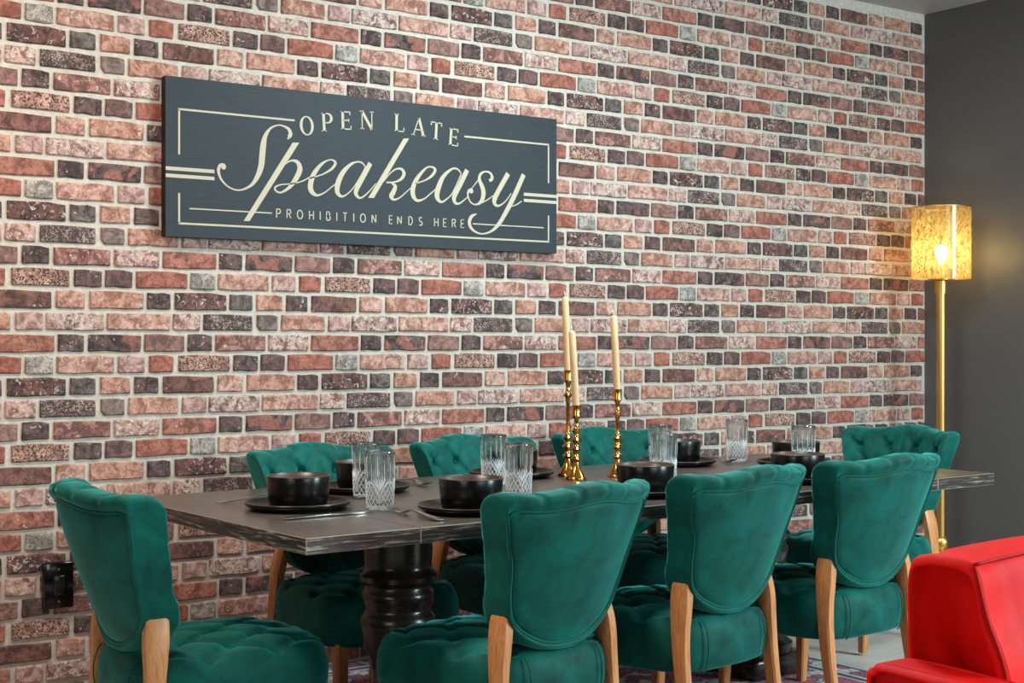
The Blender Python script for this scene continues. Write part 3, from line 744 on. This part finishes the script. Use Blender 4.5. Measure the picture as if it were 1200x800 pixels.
polys = []; lifts = []
for si, s in enumerate(SCRIPT):
    s2 = catmull([(x, z, wd*0.98) for x, z, wd in s], 8); q = ribbon(s2); polys += q; lifts += [si*0.00006]*len(q)
for x, z, r in ((0.2215, 0.2625, 0.0095), (0.4885, 0.3985, 0.0075), (1.3135, 0.2395, 0.0095)): flat('script_terminal', [disc(x, z, r)], 0.0015)
polys += STEMS; lifts += [0.0012, 0.0013]
flat('script_lettering', polys, lifts)
def hline(x0, x1, z, t): return [(x0, z-t/2), (x1, z-t/2), (x1, z+t/2), (x0, z+t/2)]
def vline(x, z0, z1, t): return [(x-t/2, z0), (x+t/2, z0), (x+t/2, z1), (x-t/2, z1)]
T1 = 0.0072
for pl in ([hline(0.047, 0.511, 0.459, T1), vline(0.0506, 0.296, 0.459, T1)], [hline(1.281, 1.7146, 0.462, T1), vline(1.711, 0.298, 0.462, T1)],
           [hline(0.047, 1.7146, 0.048, T1), vline(0.0506, 0.048, 0.157, T1), vline(1.711, 0.048, 0.160, T1)]):
    flat('border_line', pl)
for x0, x1 in ((0.0, 0.1863), (1.5813, SW)):
    for z in (0.2435, 0.2178): flat('bar', [hline(x0, x1, z, 0.0128)])
flat('thin_rule', [hline(0.090, 0.4167, 0.1035, 0.0046)]); flat('thin_rule', [hline(1.3215, 1.685, 0.1065, 0.0046)])
# small sans capitals
def seg(*pts): return [(x, z) for x, z in pts]
def arc(cx, cz, rx, rz, a0, a1, n=12): return [(cx+rx*math.cos(math.radians(a0+(a1-a0)*i/n)), cz+rz*math.sin(math.radians(a0+(a1-a0)*i/n))) for i in range(n+1)]
SANS = {
 'P': [seg((-.3, 0), (-.3, 1)), seg((-.3, 1), (.05, 1))+arc(.05, .74, .27, .26, 90, -90)+seg((-.3, .48))],
 'R': [seg((-.3, 0), (-.3, 1)), seg((-.3, 1), (.05, 1))+arc(.05, .76, .25, .24, 90, -90)+seg((-.3, .52)), seg((.02, .52), (.32, 0))],
 'O': [arc(0, .5, .44, .5, 90, 450, 26)], 'H': [seg((-.34, 0), (-.34, 1)), seg((.34, 0), (.34, 1)), seg((-.34, .5), (.34, .5))],
 'I': [seg((0, 0), (0, 1))],
 'B': [seg((-.3, 0), (-.3, 1)), seg((-.3, 1), (.02, 1))+arc(.02, .76, .22, .24, 90, -90)+seg((-.3, .52)), seg((-.3, .52), (.06, .52))+arc(.06, .26, .25, .26, 90, -90)+seg((-.3, 0))],
 'T': [seg((0, 0), (0, 1)), seg((-.34, 1), (.34, 1))], 'N': [seg((-.34, 0), (-.34, 1)), seg((-.34, 1), (.34, 0)), seg((.34, 0), (.34, 1))],
 'E': [seg((.27, 1), (-.27, 1), (-.27, 0), (.27, 0)), seg((-.27, .51), (.2, .51))],
 'D': [seg((-.3, 0), (-.3, 1), (-.02, 1))+arc(-.02, .5, .38, .5, 90, -90)+seg((-.3, 0))],
 'S': [arc(0, .745, .25, .255, 40, 270, 12)+arc(0, .245, .28, .245, 90, -140, 12)],
}
cxs = [0.4434, 0.4866, 0.5331, 0.5818, 0.619, 0.6543, 0.6909, 0.7267, 0.7651, 0.806, 0.8553, 0.932, 0.9717, 1.0223, 1.0703, 1.1447, 1.1857, 1.229, 1.2711]
hgt = 0.0318
for ch, cx in zip('PROHIBITIONENDSHERE', cxs):
    polys = []
    for st in SANS[ch]: polys += ribbon([(cx+x*hgt*0.80, 0.0884+z*hgt, 0.0042) for x, z in st])
    flat('letter', polys)
# arched serif capitals: polylines of (x, z, stroke)
TK, TN, SF = 0.17, 0.065, 0.05
def st(x0, z0, x1, z1, t): return [(x0, z0, t), (x1, z1, t)]
def sf(x, z, hw=.15): return [(x-hw, z, SF), (x+hw, z, SF)]
def ell(cx, cz, rx, rz, a0, a1, n=20): return [(cx+rx*math.cos(math.radians(a0+(a1-a0)*i/n)), cz+rz*math.sin(math.radians(a0+(a1-a0)*i/n)), TN+(TK-TN)*abs(math.cos(math.radians(a0+(a1-a0)*i/n)))**1.5) for i in range(n+1)]
SERIF = {
 'O': [ell(0, .5, .36, .49, 90, 450, 28)],
 'P': [st(-.22, 0, -.22, 1, TK), sf(-.22, .02, .16), sf(-.22, .98, .14), [(-.2, .97, TN), (.02, .97, TN)]+ell(.02, .72, .26, .25, 90, -90, 14)+[(-.2, .47, TN)]],
 'E': [st(-.22, 0, -.22, 1, TK), sf(-.24, .02, .12), sf(-.24, .98, .12), st(-.22, .97, .27, .97, TN), st(-.22, .03, .31, .03, TN), st(-.22, .51, .17, .51, TN), st(.26, .80, .27, 1.0, TN), st(.17, .42, .17, .6, TN), st(.30, 0, .32, .22, TN)],
 'N': [st(-.32, 0, -.32, 1, TN), sf(-.32, .02, .13), sf(-.38, .98, .10), st(-.34, 1, .34, 0, TK), st(.34, 0, .34, 1, TN), sf(.34, .98, .13)],
 'L': [st(-.2, 0, -.2, 1, TK), sf(-.2, .98, .16), sf(-.22, .02, .12), st(-.2, .03, .30, .03, TN), st(.29, 0, .32, .25, TN)],
 'A': [st(-.36, 0, .0, 1, TN), st(.0, 1, .36, 0, TK), st(-.24, .33, .24, .33, TN), sf(-.36, .02, .13), sf(.36, .02, .15)],
 'T': [st(0, 0, 0, 1, TK), sf(0, .02, .17), st(-.36, .97, .36, .97, TN), st(-.36, 1, -.38, .78, TN), st(.36, 1, .38, .78, TN)],
}
OL = [('O', .5619, .4781, .4089), ('P', .6495, .4995, .4293), ('E', .7316, .513, .4439), ('N', .8235, .5215, .4537), ('L', .9717, .5254, .4552), ('A', 1.061, .5181, .4467), ('T', 1.1439, .5104, .4366), ('E', 1.229, .4929, .4161)]
for ch, cx, zt, zb in OL:
    polys = []
    hh = 0.0705; ang = -(cx-0.895)*0.55*0.42; ca, sa = math.cos(ang), math.sin(ang); zc = (zt+zb)/2
    for s in SERIF[ch]:
        pts = []
        for x, z, t in s:
            u, v = x*hh*0.94, (z-0.5)*hh; pts.append((cx+ca*u-sa*v, zc+sa*u+ca*v, t*hh*0.95))
        polys += ribbon(pts)
    flat('letter', polys)

# ------------------------------------------------------------------ wall plate
wp = empty('wall_plate', (1.585, -0.0105, 0.409)); tag(wp, 'glossy black wall plate low on the brick wall behind the left chair', 'wall plate')
bevel_box('plate', -0.052, 0.052, -0.020, 0.0105, -0.079, 0.079, 0.004, M_black, wp)
bevel_box('rocker', -0.018, 0.018, -0.026, -0.0195, -0.034, 0.034, 0.003, M_blackpart, wp)
sv, sf_ = lathe([(0.0035, 0), (0.0035, 0.0012), (0.002, 0.0018)], 12)
scr = mesh('screw', [(x, -0.0199-z, y) for x, y, z in sv], [tuple(reversed(f)) for f in sf_], M_steel)
for z in (-0.055, 0.055): link('screw', scr, wp, (0, 0, z))

# ------------------------------------------------------------------ floor lamp
lx, ly = 5.950, -0.312
lamp = empty('floor_lamp', (lx, ly, 0)); tag(lamp, 'brass floor lamp with mottled gold glass cylinder shade, lit, in the corner', 'lamp')
link('base', mesh('base', *lathe([(0.145, 0), (0.15, 0.004), (0.15, 0.018), (0.14, 0.024), (0.05, 0.030), (0.034, 0.040), (0.028, 0.06)], 40), M_brass2, smooth=True, auto=40), lamp)
link('pole', mesh('pole', *lathe([(0.024, 0.05), (0.024, 1.50)], 24), M_brass2, smooth=True, auto=40), lamp)
link('collar', mesh('collar', *lathe([(0.026, 0.20), (0.040, 0.215), (0.044, 0.235), (0.036, 0.255), (0.026, 0.265)], 24), M_brass2, smooth=True, auto=40), lamp)
link('neck', mesh('neck', *lathe([(0.030, 1.488), (0.030, 1.550), (0.060, 1.556), (0.060, 1.564), (0.028, 1.566), (0.028, 1.635), (0.022, 1.640)], 24), M_brass2, smooth=True, auto=40), lamp)
sh = link('shade', mesh('shade', *lathe([(0.146, 1.560), (0.146, 1.920), (0.1425, 1.920), (0.1425, 1.5635), (0.055, 1.5635), (0.055, 1.560), (0.146, 1.560)], 64, False), M_shade, smooth=True, auto=40), lamp)
link('shade_rim', mesh('shade_rim', *tube([(0.1445*math.cos(2*PI*i/64), 0.1445*math.sin(2*PI*i/64), 1.921) for i in range(64)], 0.003, 6, True), M_brass2, smooth=True), lamp)
bv, bfc = lathe([(0.010, 0), (0.013, 0.012), (0.022, 0.03), (0.029, 0.048), (0.030, 0.060), (0.026, 0.074), (0.016, 0.085), (0.004, 0.089)], 20)
link('bulb', mesh('bulb', bv, bfc, M_bulb, smooth=True), lamp, (0, 0, 1.642))

# ------------------------------------------------------------------ red armchair
ac = empty('armchair', (2.76, -2.985, 0)); tag(ac, 'red velvet armchair in the right foreground, back to the dining chairs', 'armchair')
def soft_prism(name, sect, x0, x1, mat, parent, rnd=0.03, crown=0.0):
    """section in (y, z), extruded along x with rounded ends"""
    sm = catmull(sect, 5, True); n = len(sm)
    cy = sum(p[0] for p in sm)/n; cz = sum(p[1] for p in sm)/n
    st_ = []; k = 5
    for i in range(k+1):
        a = PI/2*i/k; st_.append((x0+rnd*(1-math.sin(a)), rnd*(1-math.cos(a))))
    mid = 8; allst = st_+[(x0+rnd+(x1-x0-2*rnd)*i/mid, 0) for i in range(1, mid)]+[(x0+x1-x, q) for x, q in reversed(st_)]
    V = []; F = []
    for x, q in allst:
        u = 1-(2*(x-x0)/(x1-x0)-1)**2
        for y, z in sm:
            dy, dz = y-cy, z-cz; L = math.hypot(dy, dz)
            V.append((x, y-dy/L*q, z-dz/L*q+(crown*u if dz > 0 else 0)))
    m = len(allst)
    for j in range(m-1):
        for i in range(n):
            l = (i+1) % n; F.append((j*n+i, j*n+l, (j+1)*n+l, (j+1)*n+i))
    F.append(tuple(reversed(range(n)))); F.append(tuple((m-1)*n+i for i in range(n)))
    me = mesh(name, V, F, mat, smooth=True); return link(name, me, parent)
bsec = [(0.0, .20), (0.0, .45), (0.0, .70), (-0.008, .785), (-0.04, .806), (-0.10, .812), (-0.155, .806), (-0.178, .78), (-0.20, .70), (-0.245, .60), (-0.27, .45), (-0.27, .22), (-0.14, .20)]
bk = soft_prism('backrest', bsec, -0.36, 0.36, M_red, ac, 0.022, 0.014)
for s in (-1, 1):
    pp = catmull([(s*0.352, y, z) for y, z in [(-0.262, .44), (-0.240, .60), (-0.198, .70), (-0.176, .775), (-0.168, .800)]], 5)
    link('piping', mesh('piping', *tube(pp, 0.0045, 6), M_redpipe, smooth=True), bk)
link('piping', mesh('piping', *tube([(x/20*0.35, -0.168, .803+0.014*(1-(x/20)**2)) for x in range(-20, 21)], 0.0045, 6), M_redpipe, smooth=True), bk)
asec = [(0.015, .14), (0.018, .35), (0.016, .55), (0.0, .582), (-0.04, .594), (-0.25, .592), (-0.50, .580), (-0.70, .560), (-0.755, .535), (-0.765, .35), (-0.76, .14), (-0.4, .13)]
for s in (-1, 1):
    a, b = sorted((s*0.345, s*0.475)); ar = soft_prism('arm', asec, a, b, M_red, ac, 0.026)
    pp = catmull([(s*0.455, y, z) for y, z in [(0.010, .545), (-0.005, .578), (-0.04, .5885), (-0.25, .5865), (-0.50, .5745), (-0.70, .5545)]], 5)
    link('piping', mesh('piping', *tube(pp, 0.004, 6), M_redpipe, smooth=True), ar)
soft_prism('seat_cushion', [(-0.20, .28), (-0.20, .42), (-0.30, .445), (-0.55, .45), (-0.74, .44), (-0.775, .40), (-0.775, .31), (-0.74, .28), (-0.45, .27)], -0.34, 0.34, M_red, ac, 0.03, 0.01)
soft_prism('seat_base', [(-0.02, .13), (-0.02, .27), (-0.4, .28), (-0.74, .27), (-0.745, .14), (-0.4, .125)], -0.345, 0.345, M_red, ac, 0.01)
for sx in (-1, 1):
    for y in (-0.06, -0.70):
        V, F = sweep_rect([(sx*0.38, y, .145), (sx*0.385, y, 0.0)], [(.025, .025), (.016, .016)])
        link('leg', mesh('leg', V, F, M_ped), ac)
